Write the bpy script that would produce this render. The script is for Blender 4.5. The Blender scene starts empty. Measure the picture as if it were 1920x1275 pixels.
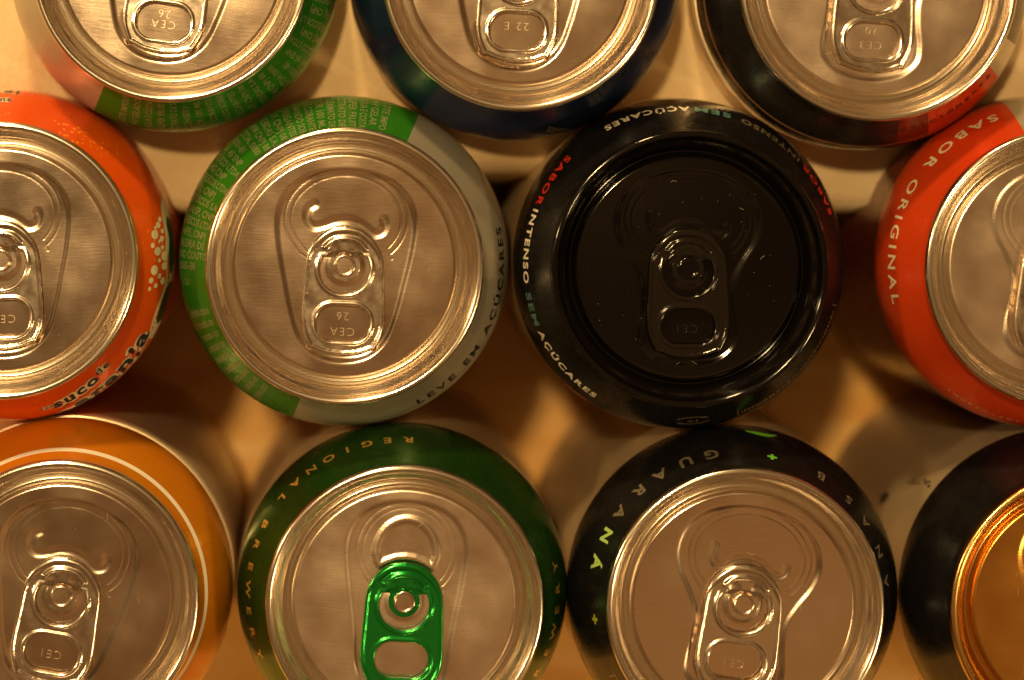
import bpy, bmesh, math, random
import numpy as np
from mathutils import Vector, Matrix
random.seed(7)
MM = 0.001
SC = bpy.context.scene
COL = SC.collection

# ------------------------------------------------------------------ camera
cam_d = bpy.data.cameras.new('camera')
cam = bpy.data.objects.new('camera', cam_d); COL.objects.link(cam)
cam.location = (0, 0, 0.560)
cam_d.sensor_width = 36.0
cam_d.lens = 5438.0/1920*36
cam_d.shift_x = (960-600)/1920.0
cam_d.shift_y = -(637.5-170)/1920.0
cam_d.clip_start = 0.01; cam_d.clip_end = 20
cam_d.dof.use_dof = True
cam_d.dof.focus_distance = 0.567
cam_d.dof.aperture_fstop = 6.3
SC.camera = cam

# ------------------------------------------------------------------ room light
world = bpy.data.worlds.new('World'); SC.world = world; world.use_nodes = True
wn = world.node_tree.nodes; wl = world.node_tree.links; wn.clear()
w_out = wn.new('ShaderNodeOutputWorld'); w_bg = wn.new('ShaderNodeBackground')
w_tc = wn.new('ShaderNodeTexCoord')
w_no = wn.new('ShaderNodeTexNoise'); w_no.inputs['Scale'].default_value = 8.5; w_no.inputs['Detail'].default_value = 2.0
w_rp = wn.new('ShaderNodeValToRGB')
w_rp.color_ramp.elements[0].position = 0.44; w_rp.color_ramp.elements[0].color = (0.012, 0.004, 0.0015, 1)
w_rp.color_ramp.elements[1].position = 0.60; w_rp.color_ramp.elements[1].color = (0.40, 0.195, 0.062, 1)
w_dot = wn.new('ShaderNodeVectorMath'); w_dot.operation = 'DOT_PRODUCT'
_v = Vector((0.10, -0.36, 1.0)).normalized(); w_dot.inputs[1].default_value = _v
w_mr = wn.new('ShaderNodeMapRange'); w_mr.interpolation_type = 'SMOOTHSTEP'
w_mr.inputs[1].default_value = 0.93; w_mr.inputs[2].default_value = 1.0
w_mx = wn.new('ShaderNodeMix'); w_mx.data_type = 'RGBA'; w_mx.blend_type = 'ADD'
w_mx.inputs[7].default_value = (0.22, 0.095, 0.028, 1)
wl.new(w_tc.outputs['Generated'], w_no.inputs['Vector']); wl.new(w_no.outputs['Fac'], w_rp.inputs['Fac'])
wl.new(w_tc.outputs['Generated'], w_dot.inputs[0]); wl.new(w_dot.outputs['Value'], w_mr.inputs[0])
wl.new(w_mr.outputs[0], w_mx.inputs[0]); wl.new(w_rp.outputs['Color'], w_mx.inputs[6])
wl.new(w_mx.outputs[2], w_bg.inputs['Color']); w_bg.inputs['Strength'].default_value = 0.9
wl.new(w_bg.outputs[0], w_out.inputs['Surface'])

def lamp(name, d, dist, size, power, color):
    l = bpy.data.lights.new(name, 'AREA'); l.shape = 'DISK'; l.size = size; l.energy = power; l.color = color
    o = bpy.data.objects.new(name, l); COL.objects.link(o)
    d = Vector(d).normalized(); c = Vector((0.04, -0.035, 0))
    o.location = c + d*dist
    o.rotation_euler = d.to_track_quat('Z', 'Y').to_euler()
    return o
def azel(az, el):
    a, e = math.radians(az), math.radians(el)
    return (math.cos(e)*math.cos(a), math.cos(e)*math.sin(a), math.sin(e))
WARM = (1.0, 0.665, 0.29)
lamp('window_lamp', azel(101, 31), 1.6, 0.16, 24.0, WARM)
lamp('ceiling_lamp', (-0.17, 0.27, 1), 1.9, 0.12, 27.0, WARM)
lamp('side_lamp', azel(166, 36), 1.5, 0.12, 9.0, WARM)
lamp('right_lamp', azel(-28, 40), 1.5, 0.16, 9.0, WARM)
SC.cycles.max_bounces = 14; SC.cycles.diffuse_bounces = 8; SC.cycles.glossy_bounces = 8
SC.view_settings.view_transform = 'Standard'; SC.view_settings.look = 'None'
SC.view_settings.exposure = -0.3; SC.view_settings.gamma = 1.0
SC.view_settings.use_curve_mapping = False

# ------------------------------------------------------------------ materials
def mat(name, color, metallic=0.0, rough=0.4, coat=0.0, aniso=0.0):
    m = bpy.data.materials.new(name); m.use_nodes = True
    b = m.node_tree.nodes['Principled BSDF']
    b.inputs['Base Color'].default_value = (*color, 1)
    b.inputs['Metallic'].default_value = metallic
    b.inputs['Roughness'].default_value = rough
    b.inputs['Coat Weight'].default_value = coat
    b.inputs['Coat Roughness'].default_value = 0.12
    return m
def N(m, t, **kw):
    n = m.node_tree.nodes.new(t)
    for k, v in kw.items(): setattr(n, k, v)
    return n
def L(m, a, b): m.node_tree.links.new(a, b)
def rough_noise(m, scale, lo, hi):
    b = m.node_tree.nodes['Principled BSDF']
    tc = N(m, 'ShaderNodeTexCoord'); no = N(m, 'ShaderNodeTexNoise'); no.inputs['Scale'].default_value = scale
    no.inputs['Detail'].default_value = 5
    mr = N(m, 'ShaderNodeMapRange'); mr.inputs[1].default_value = .3; mr.inputs[2].default_value = .7
    mr.inputs[3].default_value = lo; mr.inputs[4].default_value = hi
    L(m, tc.outputs['Object'], no.inputs['Vector']); L(m, no.outputs['Fac'], mr.inputs[0]); L(m, mr.outputs[0], b.inputs['Roughness'])
    return tc, no
def printed(name, color, metallic=0.45, rough=0.3, mottling=0.12):
    """ink over aluminium: fine tonal grain and slightly uneven gloss"""
    m = mat(name, color, metallic, rough, 0.25)
    tc, no = rough_noise(m, 420, rough-.05, rough+.08)
    b = m.node_tree.nodes['Principled BSDF']
    n2 = N(m, 'ShaderNodeTexNoise'); n2.inputs['Scale'].default_value = 2600; n2.inputs['Detail'].default_value = 3
    L(m, tc.outputs['Object'], n2.inputs['Vector'])
    mx = N(m, 'ShaderNodeMix', data_type='RGBA')
    mx.inputs[6].default_value = (*[c*(1-mottling) for c in color], 1); mx.inputs[7].default_value = (*[min(1, c*(1+mottling)) for c in color], 1)
    L(m, n2.outputs['Fac'], mx.inputs[0]); L(m, mx.outputs[2], b.inputs['Base Color'])
    return m
def brushed(name, color, lo, hi, bump, spec=1.0):
    m = mat(name, color, 1.0, .25)
    b = m.node_tree.nodes['Principled BSDF']
    tc = N(m, 'ShaderNodeTexCoord')
    mp = N(m, 'ShaderNodeMapping'); mp.inputs['Scale'].default_value = (260, 3600, 400); mp.inputs['Rotation'].default_value = (0, 0, .12)
    L(m, tc.outputs['Object'], mp.inputs['Vector'])
    no = N(m, 'ShaderNodeTexNoise'); no.inputs['Scale'].default_value = 1.0; no.inputs['Detail'].default_value = 4; no.inputs['Roughness'].default_value = .65
    L(m, mp.outputs[0], no.inputs['Vector'])
    nb = N(m, 'ShaderNodeTexNoise'); nb.inputs['Scale'].default_value = 90; nb.inputs['Detail'].default_value = 3
    L(m, tc.outputs['Object'], nb.inputs['Vector'])
    mr = N(m, 'ShaderNodeMapRange'); mr.inputs[1].default_value = .3; mr.inputs[2].default_value = .7
    mr.inputs[3].default_value = lo; mr.inputs[4].default_value = hi
    L(m, nb.outputs['Fac'], mr.inputs[0]); L(m, mr.outputs[0], b.inputs['Roughness'])
    bp = N(m, 'ShaderNodeBump'); bp.inputs['Strength'].default_value = bump; bp.inputs['Distance'].default_value = 0.00002
    L(m, no.outputs['Fac'], bp.inputs['Height'])
    # long soft waviness of the stamped sheet
    nw = N(m, 'ShaderNodeTexNoise'); nw.inputs['Scale'].default_value = 55; nw.inputs['Detail'].default_value = 1
    L(m, tc.outputs['Object'], nw.inputs['Vector'])
    b2 = N(m, 'ShaderNodeBump'); b2.inputs['Strength'].default_value = .16; b2.inputs['Distance'].default_value = 0.0003
    L(m, nw.outputs['Fac'], b2.inputs['Height']); L(m, b2.outputs[0], bp.inputs['Normal'])
    L(m, bp.outputs[0], b.inputs['Normal'])
    return m

M_ALU = brushed('brushed_aluminium', (0.80, 0.66, 0.53), .13, .22, .5)
M_ALU2 = brushed('matt_brushed_aluminium', (0.80, 0.67, 0.54), .20, .30, .8)
M_RIM = mat('seam_aluminium', (0.84, 0.77, 0.67), 1, .19)
M_TAB = mat('tab_aluminium', (0.78, 0.69, 0.59), 1, .18); rough_noise(M_TAB, 500, .15, .23)
M_BLID = mat('black_lacquered_lid', (0.003, 0.0022, 0.002), .0, .09)
M_BTAB = mat('black_lacquered_tab', (0.008, 0.006, 0.005), .0, .12)
M_GLID = brushed('gold_lacquered_lid', (0.62, 0.31, 0.07), .2, .3, .5)
M_GRIM = mat('gold_seam', (0.76, 0.48, 0.17), 1, .2)
M_GTAB = mat('green_anodised_tab', (0.012, 0.34, 0.045), .85, .18, .5)
M_WALL = mat('bare_can_wall', (0.66, 0.53, 0.35), .6, .30); rough_noise(M_WALL, 120, .28, .42)
M_SILVER = printed('silver_print', (0.46, 0.43, 0.35), .6, .32, .05)
M_GREEN = printed('green_print', (0.030, 0.200, 0.010), .35, .28)
M_DGREEN = printed('dark_green_print', (0.020, 0.085, 0.010), .75, .27)
M_NAVY = printed('navy_print', (0.005, 0.012, 0.046), .2, .3)
M_BLACK = printed('black_print', (0.006, 0.0055, 0.006), .2, .27)
M_CHAR = printed('charcoal_print', (0.022, 0.019, 0.016), .5, .26)
M_RED = printed('red_print', (0.58, 0.050, 0.006), .3, .3, .05)
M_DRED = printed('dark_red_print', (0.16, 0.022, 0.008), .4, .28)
M_YEL = printed('amber_print', (0.56, 0.185, 0.005), .35, .3, .07)
M_CREAM = mat('cream_ink', (0.70, 0.66, 0.48), .2, .35)
M_WHITEINK = mat('white_ink', (0.72, 0.68, 0.58), .1, .35)
M_REDINK = mat('red_ink', (0.60, 0.03, 0.012), .2, .3)
M_TEAL = mat('teal_ink', (0.10, 0.24, 0.22), .3, .3)
M_BLACKINK = mat('black_ink', (0.012, 0.011, 0.010), 0, .4)
M_GOLDINK = mat('gold_ink', (0.70, 0.46, 0.11), .7, .32)
M_PALEGREEN = mat('pale_text_ink', (0.30, 0.36, 0.16), .5, .35)
M_LIMEINK = mat('lime_ink', (0.16, 0.62, 0.05), .3, .3)
M_SMOKE = mat('grey_ink', (0.20, 0.17, 0.12), .5, .35)
M_DIMINK = mat('dim_brown_ink', (0.34, 0.17, 0.08), .4, .35)
M_GREYDIM = mat('faded_grey_ink', (0.12, 0.10, 0.065), .4, .35)
M_LEAF = mat('leaf_green_ink', (0.010, 0.055, 0.018), .3, .3)
M_NAVYINK = mat('navy_ink', (0.012, 0.016, 0.028), .1, .35)
M_DUST = mat('dust', (0.40, 0.34, 0.26), 0, .8)
M_STAMP = mat('stamped_metal_edges', (0.78, 0.655, 0.52), 1, .30)
M_STAMPB = mat('stamped_black_edges', (0.022, 0.018, 0.014), .2, .25)
# orange print with yellow pulp flecks
M_ORANGE = mat('orange_print', (0.80, 0.12, 0.006), .25, .3, .3)
def _orange():
    m = M_ORANGE; b = m.node_tree.nodes['Principled BSDF']
    tc, no = rough_noise(m, 420, .26, .36)
    v = N(m, 'ShaderNodeTexVoronoi'); v.inputs['Scale'].default_value = 900
    n = N(m, 'ShaderNodeTexNoise'); n.inputs['Scale'].default_value = 110; n.inputs['Detail'].default_value = 3
    L(m, tc.outputs['Object'], v.inputs['Vector']); L(m, tc.outputs['Object'], n.inputs['Vector'])
    r1 = N(m, 'ShaderNodeMapRange'); r1.inputs[1].default_value = .34; r1.inputs[2].default_value = .16
    L(m, v.outputs['Distance'], r1.inputs[0])
    r2 = N(m, 'ShaderNodeMapRange'); r2.inputs[1].default_value = .52; r2.inputs[2].default_value = .66
    L(m, n.outputs['Fac'], r2.inputs[0])
    mu = N(m, 'ShaderNodeMath', operation='MULTIPLY'); L(m, r1.outputs[0], mu.inputs[0]); L(m, r2.outputs[0], mu.inputs[1])
    mx = N(m, 'ShaderNodeMix', data_type='RGBA'); mx.inputs[6].default_value = (0.72, 0.085, 0.004, 1); mx.inputs[7].default_value = (0.92, 0.36, 0.03, 1)
    L(m, mu.outputs[0], mx.inputs[0]); L(m, mx.outputs[2], b.inputs['Base Color'])
_orange()
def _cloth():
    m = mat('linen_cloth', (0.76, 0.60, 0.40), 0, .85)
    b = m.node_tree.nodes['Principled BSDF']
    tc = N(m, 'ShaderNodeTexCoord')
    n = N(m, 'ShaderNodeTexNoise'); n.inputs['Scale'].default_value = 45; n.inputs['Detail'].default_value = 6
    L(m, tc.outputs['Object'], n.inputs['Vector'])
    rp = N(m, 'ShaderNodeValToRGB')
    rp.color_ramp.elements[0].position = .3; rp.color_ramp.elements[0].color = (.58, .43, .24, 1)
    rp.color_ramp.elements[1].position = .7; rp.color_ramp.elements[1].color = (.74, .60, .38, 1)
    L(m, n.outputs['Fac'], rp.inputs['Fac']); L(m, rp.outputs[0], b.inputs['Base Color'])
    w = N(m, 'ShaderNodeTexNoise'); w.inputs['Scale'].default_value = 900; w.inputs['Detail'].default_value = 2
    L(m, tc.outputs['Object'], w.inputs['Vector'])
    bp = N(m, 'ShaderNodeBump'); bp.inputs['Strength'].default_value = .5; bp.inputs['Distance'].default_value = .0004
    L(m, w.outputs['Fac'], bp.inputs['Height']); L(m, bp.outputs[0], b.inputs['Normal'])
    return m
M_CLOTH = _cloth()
def _gap_shade():
    m = mat('gap_shade_amber', (0.5, 0.22, 0.06), 0, .45)  # brown of the shaded near gaps is put into this base colour
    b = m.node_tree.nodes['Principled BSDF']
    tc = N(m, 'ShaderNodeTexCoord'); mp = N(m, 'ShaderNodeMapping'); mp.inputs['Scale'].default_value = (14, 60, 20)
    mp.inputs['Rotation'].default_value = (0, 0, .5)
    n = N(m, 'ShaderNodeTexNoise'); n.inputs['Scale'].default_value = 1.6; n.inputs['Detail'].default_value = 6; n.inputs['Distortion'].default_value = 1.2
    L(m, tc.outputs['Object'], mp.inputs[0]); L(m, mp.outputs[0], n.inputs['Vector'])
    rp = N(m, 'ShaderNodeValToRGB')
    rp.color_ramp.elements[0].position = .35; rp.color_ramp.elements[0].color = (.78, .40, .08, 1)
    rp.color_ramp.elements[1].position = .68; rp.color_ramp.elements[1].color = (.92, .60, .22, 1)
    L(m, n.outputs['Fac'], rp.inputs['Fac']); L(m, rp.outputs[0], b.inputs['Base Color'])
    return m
M_GAPSHADE = _gap_shade()

# ------------------------------------------------------------------ helpers
def link_mesh(name, verts, faces, mats, parent=None, smooth=True, mi=None):
    me = bpy.data.meshes.new(name)
    me.from_pydata([tuple(v) for v in verts], [], faces)
    for m in (mats if isinstance(mats, (list, tuple)) else [mats]): me.materials.append(m)
    if mi is not None: me.polygons.foreach_set('material_index', mi)
    if smooth: me.polygons.foreach_set('use_smooth', [True]*len(me.polygons))
    me.update()
    o = bpy.data.objects.new(name, me); COL.objects.link(o)
    if parent: o.parent = parent
    return o

# can profile (mm, z = 0 on top of the seam)
NECK = [(26.1, -3.4), (26.25, -4.3), (26.6, -5.2), (27.4, -6.5), (28.4, -8.1), (29.6, -10.0), (30.7, -11.9),
        (31.6, -13.7), (32.3, -15.5), (32.75, -17.4), (32.93, -19.2), (32.95, -21.0)]
def catmull(pts, n, closed=False):
    P = [np.array(p, float) for p in pts]; out = []; k = len(P)
    rng = range(k if closed else k-1)
    for i in rng:
        if closed: a, b, c, d = P[(i-1) % k], P[i], P[(i+1) % k], P[(i+2) % k]
        else: a, b, c, d = P[max(i-1, 0)], P[i], P[i+1], P[min(i+2, k-1)]
        for j in range(n):
            t = j/n
            out.append(.5*((2*b)+(-a+c)*t+(2*a-5*b+4*c-d)*t*t+(-a+3*b-3*c+d)*t**3))
    if not closed: out.append(P[-1])
    return np.array(out)
NK = catmull(NECK, 6)
_seg = np.hypot(*(np.diff(NK, axis=0).T)); NS = np.concatenate([[0], np.cumsum(_seg)])
def s_of_r(r): return float(np.interp(r, NK[:, 0], NS))
def surf(theta, s, off=0.0):
    """point on the shoulder at angle theta (rad), arc length s (mm) from the neck, raised by off"""
    r = np.interp(s, NS, NK[:, 0]); z = np.interp(s, NS, NK[:, 1])
    r2 = np.interp(s+.2, NS, NK[:, 0]); z2 = np.interp(s+.2, NS, NK[:, 1])
    r1 = np.interp(s-.2, NS, NK[:, 0]); z1 = np.interp(s-.2, NS, NK[:, 1])
    dr, dz = r2-r1, z2-z1; l = math.hypot(dr, dz) or 1
    nr, nz = -dz/l, dr/l
    r += nr*off; z += nz*off
    return (r*math.cos(theta)*MM, r*math.sin(theta)*MM, z*MM)

def make_body(parent, sectors, wall=M_WALL, rings=()):
    """sectors: list of (start_deg, end_deg, material); first one is the default. rings: (r0, r1, material)"""
    prof = [tuple(p) for p in NK] + [(32.95, -30), (32.95, -60), (32.95, -90), (32.95, -111), (32.6, -113.5), (31.2, -116.5),
            (28.5, -119.3), (26.2, -121.3), (25.3, -121.9), (24.4, -121.3), (23.6, -118.5), (18, -114), (8, -111.8)]
    nsh = len(NK)
    for a, b, m in rings:   # insert crisp ring edges
        for r in (a, b):
            prof.append((r, float(np.interp(r, NK[:, 0], NK[:, 1]))))
    if rings:
        top = sorted([p for p in prof if p[1] >= -21.01], key=lambda p: p[0] - p[1]*1e-3); rest = [p for p in prof if p[1] < -21.01]
        nsh = len(top); prof = top + rest
    angs = sorted(set([round(i*1.5, 4) for i in range(240)] + [round(x % 360, 4) for s in sectors[1:] for x in s[:2]]))
    na = len(angs); V = []; F = []; MI = []
    mats = [s[2] for s in sectors] + [r[2] for r in rings] + [wall]
    for r, z in prof:
        for a in angs:
            t = math.radians(a); V.append((r*math.cos(t)*MM, r*math.sin(t)*MM, z*MM))
    for i in range(len(prof)-1):
        rc = .5*(prof[i][0]+prof[i+1][0])
        for j in range(na):
            k = (j+1) % na
            F.append((i*na+j, (i+1)*na+j, (i+1)*na+k, i*na+k))
            ac = .5*(angs[j]+(angs[k] if k else 360))
            idx = 0
            if i >= nsh-2: idx = len(mats)-1
            else:
                for q, s in enumerate(sectors[1:], 1):
                    a0, a1 = s[0] % 360, s[1] % 360
                    if (a0 <= ac < a1) if a0 < a1 else (ac >= a0 or ac < a1): idx = q
                for q, rg in enumerate(rings):
                    if i < nsh and rg[0] < rc < rg[1]: idx = len(sectors)+q
            MI.append(idx)
    return link_mesh('can_body', V, F, mats, parent, True, MI)

# ---- lettering on the shoulder
def text_mesh(body, size, offset=0.0, spacing=1.0):
    cu = bpy.data.curves.new('tmp', 'FONT'); cu.body = body; cu.size = size; cu.offset = offset; cu.space_character = spacing
    cu.resolution_u = 3
    o = bpy.data.objects.new('tmp', cu); COL.objects.link(o)
    bpy.context.view_layer.update()
    me = bpy.data.meshes.new_from_object(o.evaluated_get(bpy.context.evaluated_depsgraph_get()))
    v = np.array([tuple(x.co)[:2] for x in me.vertices], float).reshape(-1, 2); f = [tuple(p.vertices) for p in me.polygons]
    bpy.data.objects.remove(o); bpy.data.curves.remove(cu); bpy.data.meshes.remove(me)
    return v, f
def arc_text(body, th0, th1, r, h, mat_, parent, bold=0.02, raise_=.05, spacing=1.15, skew=0.0, name='lettering', jitter=0, dr=0.0):
    """text reading counter-clockwise with its feet outwards, fitted between two angles (deg)"""
    v, f = text_mesh(body, h/0.70, bold*h, spacing)
    if not len(v): return None
    u0, u1 = v[:, 0].min(), v[:, 0].max()
    if th1 < th0: th1 += 360
    sc = s_of_r(r); out = []
    for x, y in v:
        k = (x-u0)/(u1-u0)
        th = math.radians(th0+(th1-th0)*k) + skew*(y-h/2)/r
        if jitter: y = y+random.uniform(-jitter, jitter)
        out.append(surf(th, sc-(y-h/2)+dr*k, raise_))
    return link_mesh(name, out, f, mat_, parent, False)
def letters(seq, r, h, mat_, parent, bold=.02, stretch=1.0, jitter=0.0, raise_=.05):
    """widely spaced single letters: [(char, angle)] merged into one word"""
    V = []; F = []
    for ch, a in seq:
        v, f = text_mesh(ch, h/0.70, bold*h)
        c = .5*(v[:, 0].min()+v[:, 0].max()); cy = .5*(v[:, 1].min()+v[:, 1].max()) if ch == '+' else h/2
        base = len(V); sc = s_of_r(r)
        for x, y in v:
            if jitter: x += random.gauss(0, jitter); y += random.gauss(0, jitter)
            V.append(surf(math.radians(a)+(x-c)*stretch/r, sc-(y-cy), raise_))
        F += [tuple(i+base for i in q) for q in f]
    return link_mesh('lettering', V, F, mat_, parent, False)
def radial_lines(lines, a0, a1, h, mat_, parent, r_out=32.6, r_in=27.0, fill=1.0):
    """small print running up the can, lines side by side, from angle a0 to a1"""
    V = []; F = []; n = len(lines)
    if a1 < a0: a1 += 360
    for i, ln in enumerate(lines):
        v, f = text_mesh(ln, h/.7, .03*h)
        if not len(v): continue
        u0, u1 = v[:, 0].min(), v[:, 0].max(); th = a0+(a1-a0)*i/max(1, n-1)
        so, si = s_of_r(r_out), s_of_r(r_in); wd = min(1.1, (so-si)*fill/(u1-u0)); base = len(V)
        for x, y in v:
            s = so-(x-u0)*wd
            V.append(surf(math.radians(th)-(y-h/2)/30.0, s, .05))
        F += [tuple(q+base for q in g) for g in f]
    return link_mesh('lettering', V, F, mat_, parent, False)
def strip(pts, mat_, parent, name, raise_=.05, sub=3):
    """band on the shoulder: pts [(deg, r_in, r_out)]"""
    P = catmull(pts, sub); V = []; F = []; m = 6
    for a, ri, ro in P:
        si, so = s_of_r(min(ri, 32.95)), s_of_r(min(ro, 32.95))
        if ro > 32.95: so += (ro-32.95)*6
        for k in range(m): V.append(surf(math.radians(a), si+(so-si)*k/(m-1), raise_))
    for i in range(len(P)-1):
        for k in range(m-1): F.append((i*m+k, i*m+k+1, (i+1)*m+k+1, (i+1)*m+k))
    return link_mesh(name, V, F, mat_, parent, True)
def dots(seq, mat_, parent, name='bubble_print', raise_=.06):
    V = []; F = []
    for a, r, rad in seq:
        s = s_of_r(r); b = len(V); V.append(surf(math.radians(a), s, raise_))
        for k in range(20):
            t = k*math.tau/20; V.append(surf(math.radians(a)+1.2*rad*math.cos(t)/r, s+1.5*rad*math.sin(t), raise_))
        for k in range(20): F.append((b, b+1+k, b+1+(k+1) % 20))
    return link_mesh(name, V, F, mat_, parent, False)

# ---- lid: height field of the stamped panel plus countersink and double seam
def dist_poly(X, Y, poly, closed):
    P = np.array(poly); A = P if closed else P[:-1]; B = np.roll(P, -1, 0) if closed else P[1:]
    D = np.full(X.shape, 1e9)
    for a, b in zip(A, B):
        d = b-a; L2 = (d*d).sum()+1e-12
        t = np.clip(((X-a[0])*d[0]+(Y-a[1])*d[1])/L2, 0, 1)
        D = np.minimum(D, (X-a[0]-t*d[0])**2+(Y-a[1]-t*d[1])**2)
    D = np.sqrt(D)
    if closed:
        ins = np.zeros(X.shape, bool)
        for a, b in zip(A, B):
            c = (a[1] > Y) != (b[1] > Y)
            xx = (b[0]-a[0])*(Y-a[1])/((b[1]-a[1]) if abs(b[1]-a[1]) > 1e-9 else 1e-9)+a[0]
            ins ^= c & (X < xx)
        D = np.where(ins, -D, D)
    return D
def mirror(h): return h + [(-x, y) for x, y in reversed(h) if abs(x) > 1e-6]
def sstep(t): t = np.clip(t, 0, 1); return t*t*(3-2*t)
def bump(d, w): return np.clip(1-(d/w)**2, 0, 1)**2
TEAR = catmull(mirror([(0, 18.9), (5.2, 18.3), (9.6, 16.4), (12.6, 13.2), (13.9, 9.0), (13.5, 3.5), (12.2, -3), (10.7, -9.5),
                       (8.9, -14.6), (6, -17.6), (3, -18.8), (0, -19.1)]), 6, True)
KEY = catmull(mirror([(0, 19.3), (5.5, 18.7), (10.2, 16.6), (13.3, 13), (14.3, 8.6), (13.3, 4.6), (11, .8), (9.3, -3), (9.3, -7.5),
                      (9.9, -12), (9.4, -15.2), (6.6, -18), (3, -19.1), (0, -19.4)]), 6, True)
BREW = catmull(mirror([(0, 19.8), (4.8, 19.2), (8.8, 17.2), (11.2, 14), (12.1, 10), (11.6, 4.5), (10.6, -2), (9.6, -9), (8.9, -15),
                       (6.5, -18.4), (3, -19.6), (0, -19.9)]), 6, True)
def score(a, b, yc, inner, hook=True, t0=-38, t1=214):
    out = []
    for t in np.linspace(math.radians(t0), math.radians(t1), 80):
        out.append(((a-inner)*math.cos(t), yc+(b-inner)*math.sin(t)))
    out += [(out[-1][0]+1.2, out[-1][1]-1.5), (out[-1][0]+3.6, out[-1][1]-2.9)]
    if hook and inner == 0: out = [(out[0][0]-.2, out[0][1]-1.5), (out[0][0]-.6, out[0][1]-.6)] + out
    return np.array(out)
def lid_height(kind, X, Y):
    R = np.hypot(X, Y); H = np.zeros_like(X)
    poly = dict(tear=TEAR, key=KEY, brew=BREW)[kind]
    sd = dist_poly(X, Y, poly, True)
    H -= .24*sstep((-sd+.15)/1.3)
    if kind == 'brew':
        H -= .042*bump(dist_poly(X, Y, score(9.7, 9.6, 9.6, 0), False), .22)
        H -= .035*bump(dist_poly(X, Y, score(8.6, 8.5, 9.6, 0, False), False), .2)
        th = np.linspace(0, math.pi, 30)
        D = [(5.9*math.cos(t), 9.0+6.9*math.sin(t)) for t in th]
        D = D + [(-5.5, 7.6), (-5.1, 6.9), (-3.6, 7.6), (-1.8, 8.3), (0, 8.5), (1.8, 8.3), (3.6, 7.6), (5.1, 6.9), (5.5, 7.6)]
        d = dist_poly(X, Y, np.array(D), True)
        H += .18*bump(d, 1.1)
    else:
        ax, by, yc = (11.9, 9.7, 8.9) if kind == 'tear' else (12.0, 9.6, 9.2)
        H -= .042*bump(dist_poly(X, Y, score(ax, by, yc, 0), False), .22)
        H -= .035*bump(dist_poly(X, Y, score(ax, by, yc, 1.2, False), False), .2)
        if kind == 'tear':
            B = catmull([(-6.2, 11.6), (-7.4, 10.6), (-7.5, 8.6), (-6.3, 7.3), (-4.2, 7.7), (-1.8, 8.6), (.8, 8.7), (3.2, 7.8),
                         (5.4, 6.3), (7.0, 6.6), (7.6, 7.9), (7.4, 9.0)], 5)
            H -= .13*bump(dist_poly(X, Y, B, False), 1.15)
        else:
            B = catmull([(-6.9, 10.6), (-7.0, 8.4), (-6.2, 6.9), (-4.6, 6.9), (-2.5, 8.3), (0, 8.8), (2.5, 8.3), (4.4, 6.9),
                         (6.0, 6.2), (7.2, 6.8), (7.5, 8.0)], 5)
            H -= .12*bump(dist_poly(X, Y, B, False), 1.0)
    H += .22*bump(np.maximum(R-2.6, 0), 1.6)
    # shallow finger well under the ring of the tab
    H -= .22*sstep((7.2-np.hypot(X/1.25, Y+12.5))/2.4)
    return H
PANEL_Z = -4.3
def make_lid(kind, m_panel, m_rim):
    NA = 640; radii = list(np.arange(0.2, 21.21, 0.2))
    prof = [(21.45, PANEL_Z-.03), (21.75, PANEL_Z-.16), (21.98, PANEL_Z-.45), (22.1, PANEL_Z-.9), (22.2, -6.2), (22.4, -6.75), (22.75, -6.95), (23.05, -6.75),
            (23.2, -6.3), (23.3, -5.6), (23.42, -4.9), (23.6, -4.4), (23.85, -3.95), (24.15, -3.55), (24.5, -3.2), (24.85, -2.9), (25.15, -2.55), (25.32, -2.1), (25.38, -1.5), (25.42, -.9), (25.52, -.45), (25.75, -.12), (26.1, 0),
            (26.5, -.06), (26.75, -.25), (26.9, -.6), (26.93, -1.2), (26.93, -2.3), (26.85, -2.7), (26.6, -3.0), (26.3, -3.05), (26.15, -2.8)]
    th = np.arange(NA)*math.tau/NA
    RR, TT = np.meshgrid(np.array(radii), th, indexing='ij')
    X = RR*np.cos(TT); Y = RR*np.sin(TT); H = lid_height(kind, X, Y)*sstep((21.3-RR)/.6)+PANEL_Z
    Vs = [np.stack([X, Y, H], -1).reshape(-1, 3)]
    for r, z in prof: Vs.append(np.stack([r*np.cos(th), r*np.sin(th), np.full(NA, z)], -1))
    V = np.concatenate(Vs+[np.array([[0, 0, float(H[0].mean())]])])*MM
    nr = len(radii)+len(prof); F = []; MI = []
    for i in range(nr-1):
        a = i*NA; b = a+NA
        for j in range(NA):
            k = (j+1) % NA; F.append((a+j, b+j, b+k, a+k))
        MI += [0 if i < len(radii)+2 else 1]*NA
    c = len(V)-1
    for j in range(NA): F.append((c, j, (j+1) % NA)); MI.append(0)
    me = bpy.data.meshes.new('lid'); me.from_pydata(V.tolist(), [], F)
    me.materials.append(m_panel); me.materials.append(m_rim)
    me.polygons.foreach_set('material_index', MI); me.polygons.foreach_set('use_smooth', [True]*len(F)); me.update()
    return me

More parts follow.
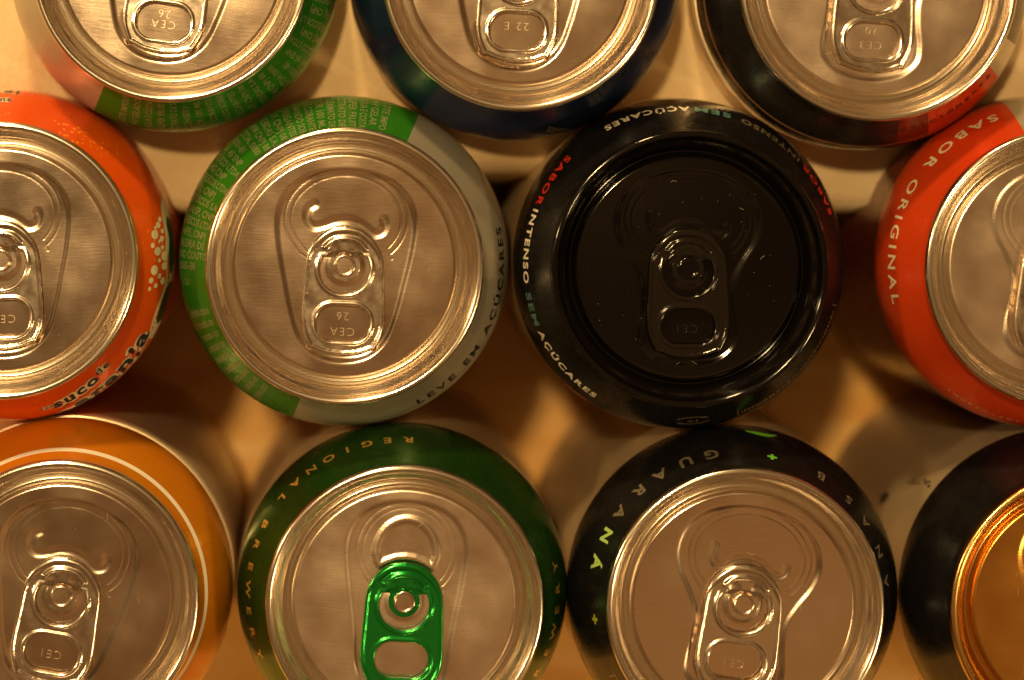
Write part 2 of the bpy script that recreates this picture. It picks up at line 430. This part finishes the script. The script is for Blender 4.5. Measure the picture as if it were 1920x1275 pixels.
# ---- pull tab: stamped ring clipped from a fine grid
def tab_sdf(X, Y):
    side = catmull([(0, 7.7), (2.9, 7.2), (5.3, 5.5), (6.9, 3.0), (7.5, .2), (7.7, -4), (7.9, -8), (7.9, -11.2), (7.4, -13.5), (6.25, -15.9)], 5)
    bot = catmull([(6.1, -16.15), (5.4, -16.2), (3.2, -17.0), (0, -17.35)], 4)
    half = [tuple(p) for p in side]+[tuple(p) for p in bot]
    poly = np.array(half+[(-x, y) for x, y in reversed(half) if x > 1e-6])
    so = dist_poly(X, Y, poly, True)
    R = np.hypot(X, Y)
    s1 = np.maximum(np.maximum(np.hypot(X, Y+.6)-4.9, 3.05-R), Y-1.25-.5*np.cos(np.abs(X)-4.0))
    qx = np.abs(X)-(5.25-3.3); yy = Y+11.25; qy = np.abs(yy)-(3.5-3.3)
    s2 = np.hypot(np.maximum(qx, 0), np.maximum(qy, 0))+np.minimum(np.maximum(qx, qy), 0)-3.3
    return so, s1, s2
def make_tab():
    st = .13; xs = np.arange(-8.3, 8.31, st); ys = np.arange(-17.8, 8.1, st)
    X, Y = np.meshgrid(xs, ys, indexing='ij')
    so, s1, s2 = tab_sdf(X, Y); S = np.maximum(so, np.maximum(-s1, -s2)).ravel(); nx, ny = X.shape
    XY = np.stack([X.ravel(), Y.ravel()], 1)
    pts = []; cache = {}; faces = []
    def vi(i):
        k = ('v', i)
        if k not in cache: cache[k] = len(pts); pts.append(XY[i])
        return cache[k]
    def ei(i, j):
        k = (min(i, j), max(i, j))
        if k not in cache:
            t = S[i]/(S[i]-S[j]); cache[k] = len(pts); pts.append(XY[i]+(XY[j]-XY[i])*t)
        return cache[k]
    for i in range(nx-1):
        for j in range(ny-1):
            q = [i*ny+j, (i+1)*ny+j, (i+1)*ny+j+1, i*ny+j+1]; s = [S[k] <= 0 for k in q]
            if not any(s): continue
            if all(s): faces.append([vi(k) for k in q]); continue
            f = []
            for k in range(4):
                a, b = q[k], q[(k+1) % 4]
                if s[k]: f.append(vi(a))
                if s[k] != s[(k+1) % 4]: f.append(ei(a, b))
            if len(f) > 2: faces.append(f)
    P = np.array(pts); x, y = P[:, 0], P[:, 1]; so, s1, s2 = tab_sdf(x, y); R = np.hypot(x, y)
    def roll(d, w): u = np.clip(d/w, 0, 2); return np.sqrt(np.clip(1-(u-1)**2, 0, 1))*(d < 2*w)
    web = -3.25
    z = np.full(len(P), web)
    w_out = .34+.40*sstep((y-1)/4.5)
    z += (.22+.24*sstep((y-1)/4.5))*roll(-so+.02, w_out)
    tongue = sstep((4.3-R)/.8)*sstep((3.0-y)/1.5)
    z += .36*roll(s1+.02, .46)*(R > 4.0)*(y < 2.4)*sstep((1.6-y)/4+.35)
    z += .30*roll(s2+.02, .42)*(.45+.55*sstep((-10-y)/3))
    z -= .55*tongue
    arc = catmull([(-3.9, 3.4), (-2.6, 4.7), (-.9, 5.2), (.9, 5.2), (2.6, 4.7), (3.9, 3.4)], 5)
    z += .40*bump(dist_poly(x, y, arc, False), .7)
    for cx, sg in ((-2.1, 1), (2.1, 1)): z -= .22*bump(np.hypot(x-cx, y-3.1), 1.4)
    V = np.stack([x, y, z], 1)
    ed = {}
    for f in faces:
        for k in range(len(f)):
            a, b = f[k], f[(k+1) % len(f)]; ed[(a, b)] = ed.get((a, b), 0)+1
    bnd = [(a, b) for (a, b) in ed if (b, a) not in ed]
    low = {}; VV = V.tolist(); FF = [tuple(f) for f in faces]
    for a, b in bnd:
        for q in (a, b):
            if q not in low: low[q] = len(VV); VV.append([V[q][0], V[q][1], V[q][2]-.62])
        FF.append((a, low[a], low[b], b))
    # underside
    for f in faces[::1]:
        g = []
        for q in reversed(f):
            if q not in low: low[q] = len(VV); VV.append([V[q][0], V[q][1], V[q][2]-.3])
            g.append(low[q])
        FF.append(tuple(g))
    me = bpy.data.meshes.new('pull_tab'); me.from_pydata((np.array(VV)*MM).tolist(), [], FF)
    me.polygons.foreach_set('use_smooth', [True]*len(me.polygons)); me.update()
    return me
def lathe_mesh(name, prof, n, m):
    V = []; F = []
    for r, z in prof:
        for j in range(n): V.append((r*math.cos(j*math.tau/n)*MM, r*math.sin(j*math.tau/n)*MM, z*MM))
    for i in range(len(prof)-1):
        for j in range(n): F.append((i*n+j, i*n+(j+1) % n, (i+1)*n+(j+1) % n, (i+1)*n+j))
    F.append(tuple((len(prof)-1)*n+j for j in range(n)))
    me = bpy.data.meshes.new(name); me.from_pydata(V, [], F); me.materials.append(m)
    me.polygons.foreach_set('use_smooth', [True]*len(F)); me.update(); return me
TAB_BASE = make_tab()
for _m in (M_BLID, M_BTAB): _m.node_tree.nodes['Principled BSDF'].inputs['Specular IOR Level'].default_value = .5
_tabs = {}
def tab_mesh(m):
    if m.name not in _tabs:
        me = TAB_BASE.copy(); me.materials.append(m); _tabs[m.name] = me
    return _tabs[m.name]
_lids = {}
def lid_mesh(kind, mp, mr):
    k = (kind, mp.name)
    if k not in _lids: _lids[k] = make_lid(kind, mp, mr)
    return _lids[k]
def add_mesh_obj(name, me, parent, rot=0):
    o = bpy.data.objects.new(name, me); COL.objects.link(o); o.parent = parent; o.rotation_euler = (0, 0, math.radians(rot)); return o
def emboss(lines, parent, m, y0, h=1.6):
    """raised lettering stamped on the panel inside the finger hole; reads upside down to the viewer"""
    for i, (t, dy, dx) in enumerate(lines):
        v, f = text_mesh(t, h/.7, -.035*h, 1.25)
        if not len(v): continue
        c = .5*(v[:, 0].min()+v[:, 0].max())
        X = -(v[:, 0]-c)+dx; Y = -(v[:, 1]-h/2)+y0+dy
        Z = PANEL_Z+lid_height(_kind, X, Y)+.13
        n = len(v); V = np.concatenate([np.stack([X, Y, Z], 1), np.stack([X, Y, Z-.12], 1)])
        ed = {}; F = [tuple(g) for g in f]
        for g in f:
            for k in range(len(g)): ed[(g[k], g[(k+1) % len(g)])] = 1
        for a, b in list(ed):
            if (b, a) not in ed: F.append((a, a+n, b+n, b))
        link_mesh('lettering', V*MM, F, m, parent, False)

_kind = 'tear'
def can(name, label, x, y, sectors, kind='tear', rot=0.0, m_panel=M_ALU, m_rim=M_RIM, m_tab=M_TAB, m_rivet=None, stamp=(), rings=(), wall=M_WALL, label_cat='can'):
    global _kind
    _kind = kind
    e = bpy.data.objects.new(name, None); e.empty_display_size = .02; COL.objects.link(e)
    e.location = (x*MM, y*MM, -0.122)
    e['label'] = label; e['category'] = label_cat; e['group'] = 'drink cans standing in rows'
    hub = e
    body = make_body(hub, sectors, wall, rings); body.location = (0, 0, 0.122)
    lid = add_mesh_obj('lid', lid_mesh(kind, m_panel, m_rim), hub, rot); lid.location = (0, 0, 0.122)
    tab = add_mesh_obj('pull_tab', tab_mesh(m_tab), hub, rot); tab.location = (0, 0, 0.122)
    rv = bpy.data.objects.new('rivet', rivet_mesh(m_rivet or m_panel)); COL.objects.link(rv); rv.parent = tab
    if stamp: emboss(stamp, lid, M_STAMPB if m_panel is M_BLID else M_STAMP, -11.3)
    return body
_riv = {}
def rivet_mesh(m):
    if m.name not in _riv:
        _riv[m.name] = lathe_mesh('rivet', [(1.7, -4.3), (1.75, -3.45), (2.0, -3.4), (2.12, -3.25), (2.1, -3.1), (1.98, -3.04), (1.85, -3.01), (1.7, -3.06), (1.62, -3.1), (1.5, -3.1), (.8, -3.1), (.05, -3.1)], 40, m)
    return _riv[m.name]

# ------------------------------------------------------------------ the surface the cans stand on
def make_gap_base():
    """base sheet, gap shade put in its amber colour; cloth raised over the far half"""
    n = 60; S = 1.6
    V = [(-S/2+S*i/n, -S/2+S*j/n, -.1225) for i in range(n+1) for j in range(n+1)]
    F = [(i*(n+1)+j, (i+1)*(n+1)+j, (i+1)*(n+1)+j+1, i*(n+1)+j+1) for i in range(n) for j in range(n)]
    o = link_mesh('gap_shade_base', V, F, M_GAPSHADE); o['kind'] = 'structure'
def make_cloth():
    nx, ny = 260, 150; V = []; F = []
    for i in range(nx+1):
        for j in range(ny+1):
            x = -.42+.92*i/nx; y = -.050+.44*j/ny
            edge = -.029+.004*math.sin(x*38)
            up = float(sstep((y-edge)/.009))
            z = -.1220+.087*up+up*(.0022*math.sin(x*63+2*math.sin(y*41))+.0018*math.sin(y*88+1.7*math.sin(x*52)))  # sheet lifted around the cans so the far gaps catch the lamps
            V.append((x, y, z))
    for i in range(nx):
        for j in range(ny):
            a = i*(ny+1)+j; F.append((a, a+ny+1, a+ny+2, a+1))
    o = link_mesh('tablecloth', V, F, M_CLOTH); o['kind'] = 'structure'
make_gap_base()
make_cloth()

# ------------------------------------------------------------------ the cans
MICRO = ['LOTE IMPO', 'AV GELAR', 'AGUA E COSTA', 'SUPER FRUIT', 'CITRATO DE', 'CLEAMATO DE', 'POR 100 ML', 'E E CORANTE', 'UMANDO SOB', 'OREGANTES',
         'UF. CNPJ 08', 'BEBIDAS S.A.', 'M/M CNPJ 88', 'LTDA. 0800', '0001-81', '41 45 SNP', 'SUCO LTDA', 'MG CNP', 'FRESCOS LTDA', '/RJ, CNPJ', 'FRESCOS S.A.', 'NA/SP, CNPJ',
         'FRESCOS LTDA', 'A/PE, CNPJ', 'SILEIRA DE', 'IND COUTO', '0065-58']
NUMS = ['00000-2000', '0 00000-00', '200000-20', '0 00000 00', '00000-00', '0 00000-20', '00000 0000', '0 00000-00', '00000-0001']

# top row
b = can('drink_can', 'green and silver can at the top left with no large lettering in view', -28.86, 24.6,
        [(0, 360, M_SILVER), (240.7, 60, M_GREEN)], 'tear', -8, stamp=[('CEA', -.5, 0), ('26', 1.5, 0)])
radial_lines(['LOTE IMPORT', 'AV GELADO', 'AGUA E COSTA', 'SUPER FRUIT', 'CITRATO DE S', 'CONSERV', 'POR 100 ML', 'E CORANTE', 'ANDO SOBRE', 'REGANTES',
              'UF. CNPJ 08', 'BEBIDAS S.A', 'IM CNPJ 88', 'LTDA 0800', '0001-81', '41 45 SNP', 'SUCO LTDA', 'MG CNPJ', 'FRESCOS LT', '/RJ, CNPJ', 'FRESCOS S.A', 'CIRETRAN'],
             251, 352, 1.35, M_PALEGREEN, b, 32.2, 27.0)

b = can('drink_can', 'plain dark navy can with a small grey triangle near its lower edge', 38.83, 22.9,
        [(0, 360, M_NAVY)], 'tear', -3, stamp=[('22 E', .9, 0)])
V = []; F = []
for a, s in [(279.0, 32.6), (280.8, 31.4), (281.9, 30.5), (283.2, 30.9), (284.5, 31.3), (286.2, 31.6), (288, 31.9), (289.6, 32.3), (290.0, 32.6), (284.6, 32.9)]:
    V.append(surf(math.radians(a), s_of_r(s), .05))
V.append(surf(math.radians(283.6), s_of_r(32.0), .05)); F = [(10, i, (i+1) % 10) for i in range(10)]
link_mesh('triangle_emblem', V, F, M_SMOKE, b, False)
arc_text('APL', 281.4, 286.4, 32.0, 1.0, M_NAVYINK, b, .03, .09)

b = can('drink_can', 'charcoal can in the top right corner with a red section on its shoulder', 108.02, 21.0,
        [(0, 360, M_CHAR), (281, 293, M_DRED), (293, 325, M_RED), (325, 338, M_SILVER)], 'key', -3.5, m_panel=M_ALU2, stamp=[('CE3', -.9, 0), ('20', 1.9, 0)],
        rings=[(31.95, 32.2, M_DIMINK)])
letters([(c, 279+i*3.9) for i, c in enumerate('OPTICIONEXPA')], 29.6, 1.1, M_BLACKINK, b, .05, 1.2)

# middle row
b = can('drink_can', 'bright orange can with pale bubbles and a green leaf beside the words suco de laranja', -62.07, -32.9,
        [(0, 360, M_ORANGE)], 'tear', 2, stamp=[('CEA', -.3, 0)], wall=M_ORANGE)
leaf_c = strip([(21, 32.75, 33.3), (17.5, 32.0, 33.4), (12, 31.75, 33.6), (6, 31.7, 33.8), (1, 31.4, 34), (-4, 31.6, 34), (-8, 31.9, 34), (-13, 31.6, 34), (-19, 31.4, 34), (-25, 31.6, 33.8), (-30, 32.3, 33.4)], M_CREAM, b, 'leaf_border')
strip([(14, 32.45, 32.6), (11, 32.2, 33.2), (6, 32.25, 33.6), (1, 32.05, 33.7), (-3, 32.15, 32.9), (-6, 32.45, 32.6)], M_LEAF, b, 'leaf_and_glint', .09)
strip([(-9, 32.5, 33.2), (-12, 32.15, 33.4), (-16, 31.95, 33.5), (-20, 31.95, 33.4), (-22.5, 32.1, 33.0), (-24, 32.4, 32.6)], M_LEAF, b, 'leaf_and_glint', .09)
dots([(8.8, 29.9, .78), (4.9, 29.3, .45), (2.4, 30.1, .72), (-1.0, 30.4, .36), (-4.6, 29.6, .82), (-8.6, 29.2, .5), (-11.9, 29.2, .36), (-10.4, 30.2, .42),
      (-6.8, 30.6, .46), (-3.2, 31.3, .66), (.5, 31.3, .8), (3.6, 31.0, .4), (6.8, 31.0, .5), (9.5, 31.3, .42), (12, 30.8, .55), (13.8, 31.3, .45), (11.2, 30.2, .3), (-8.6, 31.3, .6), (6.0, 30.5, .28)],
     M_CREAM, b)
for m, bo, ra in ((M_CREAM, .17, .05), (M_NAVYINK, .03, .09)):
    arc_text('com', 283.2, 288.6, 30.6, 1.5, m, b, bo, ra, 1.2)
    arc_text('suco', 288.0, 308, 30.6, 3.3, m, b, bo+.02, ra, 1.2, dr=-2.2)
    arc_text('de', 308.6, 315.0, 28.9, 2.2, m, b, bo, ra, 1.2)
    arc_text('laranja', 291, 332, 32.4, 4.8, m, b, bo*.8+.02, ra, 1.12, dr=-3.6)
    arc_text('suco de', 88, 104, 30.9, 1.9, m, b, bo, ra, 1.2)
    arc_text('laranja', 86, 112, 32.6, 2.4, m, b, bo, ra, 1.2)

b = can('drink_can', 'green and silver can reading LEVE EM AÇÚCARES in black on its silver side', 4.77, -33.95,
        [(0, 360, M_SILVER), (63, 251.8, M_GREEN)], 'tear', -2, stamp=[('CEA', -1.7, 0), ('26', 1.3, 0)])
arc_text('LEVE', 297.5, 314.8, 31.1, 2.4, M_BLACKINK, b, .045, .05, 1.35)
arc_text('EM', 319.6, 328.2, 31.1, 2.4, M_BLACKINK, b, .045, .05, 1.35)
arc_text('AÇÚCARES', 332.6, 373, 31.1, 2.4, M_BLACKINK, b, .045, .05, 1.35)
radial_lines(MICRO, 74.5, 181, 1.45, M_PALEGREEN, b, 32.5, 26.9)
radial_lines(['2121'], 187, 187.1, 1.2, M_PALEGREEN, b, 32.2, 30.6)
radial_lines(NUMS, 199, 237, 1.25, M_PALEGREEN, b, 32.0, 28.0)

b = can('drink_can', 'black can with black lid and tab reading SABOR INTENSO SEM AÇÚCARES on its shoulder', 71.51, -34.5,
        [(0, 360, M_BLACK)], 'key', 0, m_panel=M_BLID, m_rim=M_BLID, m_tab=M_BTAB, stamp=[('CE1', -.6, 0)])
for st, pts in (('SABOR', (136, 157.5, M_REDINK)), ('INTENSO', (159, 186.5, M_WHITEINK)), ('SEM', (190, 202.5, M_TEAL)), ('AÇÚCARES', (204.5, 236.5, M_WHITEINK)),
                ('SABOR', (19, 40, M_REDINK)), ('INTENSO', (42, 68, M_SMOKE)), ('SEM', (72, 85.5, M_TEAL)), ('AÇÚCARES', (87.3, 119.5, M_WHITEINK))):
    arc_text(st, pts[0], pts[1], 30.9, 1.75, pts[2], b, .04, .05, 1.25)
arc_text('INFORMAÇÃO NUTRICIONAL', 292, 344, 31.2, 1.1, M_DIMINK, b, .02, .05, 1.2)
strip([(290.6, 30.4, 31.9), (290.9, 30.4, 31.9)], M_DIMINK, b, 'box_line'); strip([(345.2, 30.4, 31.9), (345.5, 30.4, 31.9)], M_DIMINK, b, 'box_line')
# recycling ring
for a0, a1 in ((200, 330), (20, 150)):
    V = []; F = []; n = 24
    for i in range(n+1):
        t = math.radians(a0+(a1-a0)*i/n); w = .26 if i < n-5 else .26+.3*(n-i)/5*(1)
        for rr in (-w, w):
            V.append(surf(math.radians(273.7)+(3.3*(1+rr/3.3))*math.cos(t)/30, s_of_r(30.6)+(1.7+rr)*math.sin(t), .05))
    for i in range(n): F.append((2*i, 2*i+1, 2*i+3, 2*i+2))
    link_mesh('recycling_emblem', V, F, M_GREYDIM, b, False)
arc_text('al', 271.6, 275.6, 30.6, 1.3, M_GREYDIM, b, .03)

b = can('drink_can', 'red can at the right edge with SABOR ORIGINAL in pale letters on its shoulder', 143.98, -34.3,
        [(0, 360, M_RED), (60, 103.9, M_SILVER)], 'key', -6, m_panel=M_ALU2, wall=M_DRED)
arc_text('SABOR', 109.5, 142, 30.9, 2.3, M_CREAM, b, .03, .05, 1.4)
arc_text('ORIGINAL', 147.5, 194.5, 31.1, 2.3, M_CREAM, b, .02, .05, 1.4)
letters([(c, 232+i*3.0) for i, c in enumerate('INGREDIENTES')], 31.6, .9, mat('faded_red_ink', (0.62, 0.30, 0.20), .2, .35), b, .02, 1.2)

# bottom row
b = can('drink_can', 'amber yellow can in the lower left corner with a thin white ring round its shoulder', -50.29, -98.25,
        [(0, 360, M_YEL)], 'tear', -10, stamp=[('CE1', -.4, 0)], rings=[(27.75, 28.35, M_WHITEINK)])

b = can('drink_can', 'dark green can with a bright green pull tab and spaced gold letters', 16.34, -99.3,
        [(0, 360, M_DGREEN)], 'brew', -3, m_panel=M_ALU2, m_tab=M_GTAB, m_rivet=M_ALU)
letters([(c, 88.1+i*(141.5-88.1)/7) for i, c in enumerate('REGIONAL')], 30.5, 1.75, M_GOLDINK, b, .04, 1.3)
letters([(c, 153.1+i*(202.5-153.1)/6) for i, c in enumerate('BREWERY')], 30.5, 1.75, M_GOLDINK, b, .04, 1.3)
letters([(c, 322+i*(370.4-322)/6) for i, c in enumerate('BREWERY')], 30.5, 1.75, M_GOLDINK, b, .04, 1.3)
letters([(c, 258+i*(310-258)/7) for i, c in enumerate('REGIONAL')], 30.5, 1.75, M_GOLDINK, b, .04, 1.3)

b = can('drink_can', 'black can with a silver lid, worn letters GUARANÁ and small green crosses', 82.23, -99.8,
        [(0, 360, M_BLACK)], 'key', -8, stamp=[('CE1', -.6, 0)])
letters([(c, a) for c, a in zip('GUARA', (100.7, 111.2, 122.3, 132.8, 143.8))], 28.9, 2.4, M_SMOKE, b, .05, 1.15, .035)
M_LIME2 = mat('pale_lime_ink', (.42, .62, .16), .3, .3)
for ch, an in (('N', 154.3), ('Á', 165.5)): letters([(ch, an)], 28.9, 2.5, M_LIME2, b, .06, 1.15, .035)
letters([('B', 56.4), ('S', 42.2), ('A', 31.4), ('N', 18.9), ('A', 7), ('T', 211.2), ('R', 222), ('O', 233), ('P', 244), ('I', 254)], 29.0, 2.2, M_SMOKE, b, .02, 1.1, .035)
letters([('+', 77.1)], 28.7, 2.0, M_LIMEINK, b, .07, 1.2); letters([('+', 187.6)], 28.6, 2.0, mat('olive_ink', (.35, .40, .04), .3, .3), b, .07, 1.2)
strip([(75, 32.35, 32.5), (78, 31.9, 32.3), (82, 31.9, 32.35), (86, 32.25, 32.4)], M_LIMEINK, b, 'leaf_and_glint')  # green glint at the shoulder edge, put in as lime colour

b = can('drink_can', 'black can with an orange gold lid in the lower right corner', 148.75, -100.3,
        [(0, 360, M_BLACK)], 'key', -8, m_panel=M_GLID, m_rim=M_GRIM, m_tab=M_GRIM)

def wall_mark(pts, parent):
    V = [(32.99*math.cos(math.radians(a))*MM, 32.99*math.sin(math.radians(a))*MM, z*MM) for a, z in pts]
    link_mesh('ink_mark', V, [tuple(range(len(V)))], M_BLACKINK, parent, False)
wall_mark([(151.6, -50.5), (153.0, -49.0), (154.2, -50.2), (155.6, -50.0), (157.3, -54.5), (155.8, -53.8), (155.0, -56.5), (153.6, -54.4), (152.6, -55)], b)
for a, z in ((141.5, -25.6), (140.2, -27.5), (141.2, -29), (140.4, -31), (142.8, -34), (143.6, -37), (142.4, -38.5), (144.2, -40)):
    wall_mark([(a-.5, z), (a, z+1.4), (a+.7, z+.3), (a+.3, z-1.5)], b)

# ------------------------------------------------------------------ dust and lint lying on the lids
def dust():
    V = []; F = []; rnd = random.Random(11)
    cs = [(-28.86, 24.6), (38.83, 22.9), (108, 21), (-62, -32.9), (4.77, -33.95), (71.5, -34.5), (71.5, -34.5), (71.5, -34.5), (144, -34.3), (-50.3, -98.2), (16.3, -99.3), (82.2, -99.8), (148.7, -100.3)]
    def lz(x, y): return PANEL_Z+.03
    for cx, cy in cs:
        for _ in range(20):
            a = rnd.uniform(0, math.tau); r = 20.5*math.sqrt(rnd.random()); x, y = r*math.cos(a), r*math.sin(a)
            if abs(x) < 9 and -18.5 < y < 9: continue
            s = rnd.uniform(.025, .07); b = len(V); z = PANEL_Z+.04
            k = 6
            for q in range(k):
                t = q*math.tau/k; V.append((cx+x+s*math.cos(t)*rnd.uniform(.6, 1.3), cy+y+s*math.sin(t)*rnd.uniform(.6, 1.3), z))
            V.append((cx+x, cy+y, z+s)); F += [(b+q, b+(q+1) % k, b+k) for q in range(k)]
        for _ in range(3):
            a = rnd.uniform(0, math.tau); r = 19*math.sqrt(rnd.random()); x, y = r*math.cos(a), r*math.sin(a)
            if abs(x) < 9 and -18.5 < y < 9: continue
            h = rnd.uniform(0, math.tau); c = rnd.uniform(-1.5, 1.5); w = .028; st = rnd.uniform(.10, .22); b = len(V); n = 9
            for q in range(n):
                V.append((cx+x-w*math.sin(h), cy+y+w*math.cos(h), PANEL_Z+.05)); V.append((cx+x, cy+y, PANEL_Z+.05+w*1.5)); V.append((cx+x+w*math.sin(h), cy+y-w*math.cos(h), PANEL_Z+.05))
                x += st*math.cos(h); y += st*math.sin(h); h += c*st+rnd.uniform(-.3, .3)
            for q in range(n-1):
                for e in (0, 1): F.append((b+3*q+e, b+3*q+e+1, b+3*q+e+4, b+3*q+e+3))
    o = link_mesh('dust', np.array(V)*MM, F, M_DUST, None, False)
    o['kind'] = 'stuff'; o['label'] = 'fine pale dust specks and lint on the can lids'; o['category'] = 'dust'
dust()
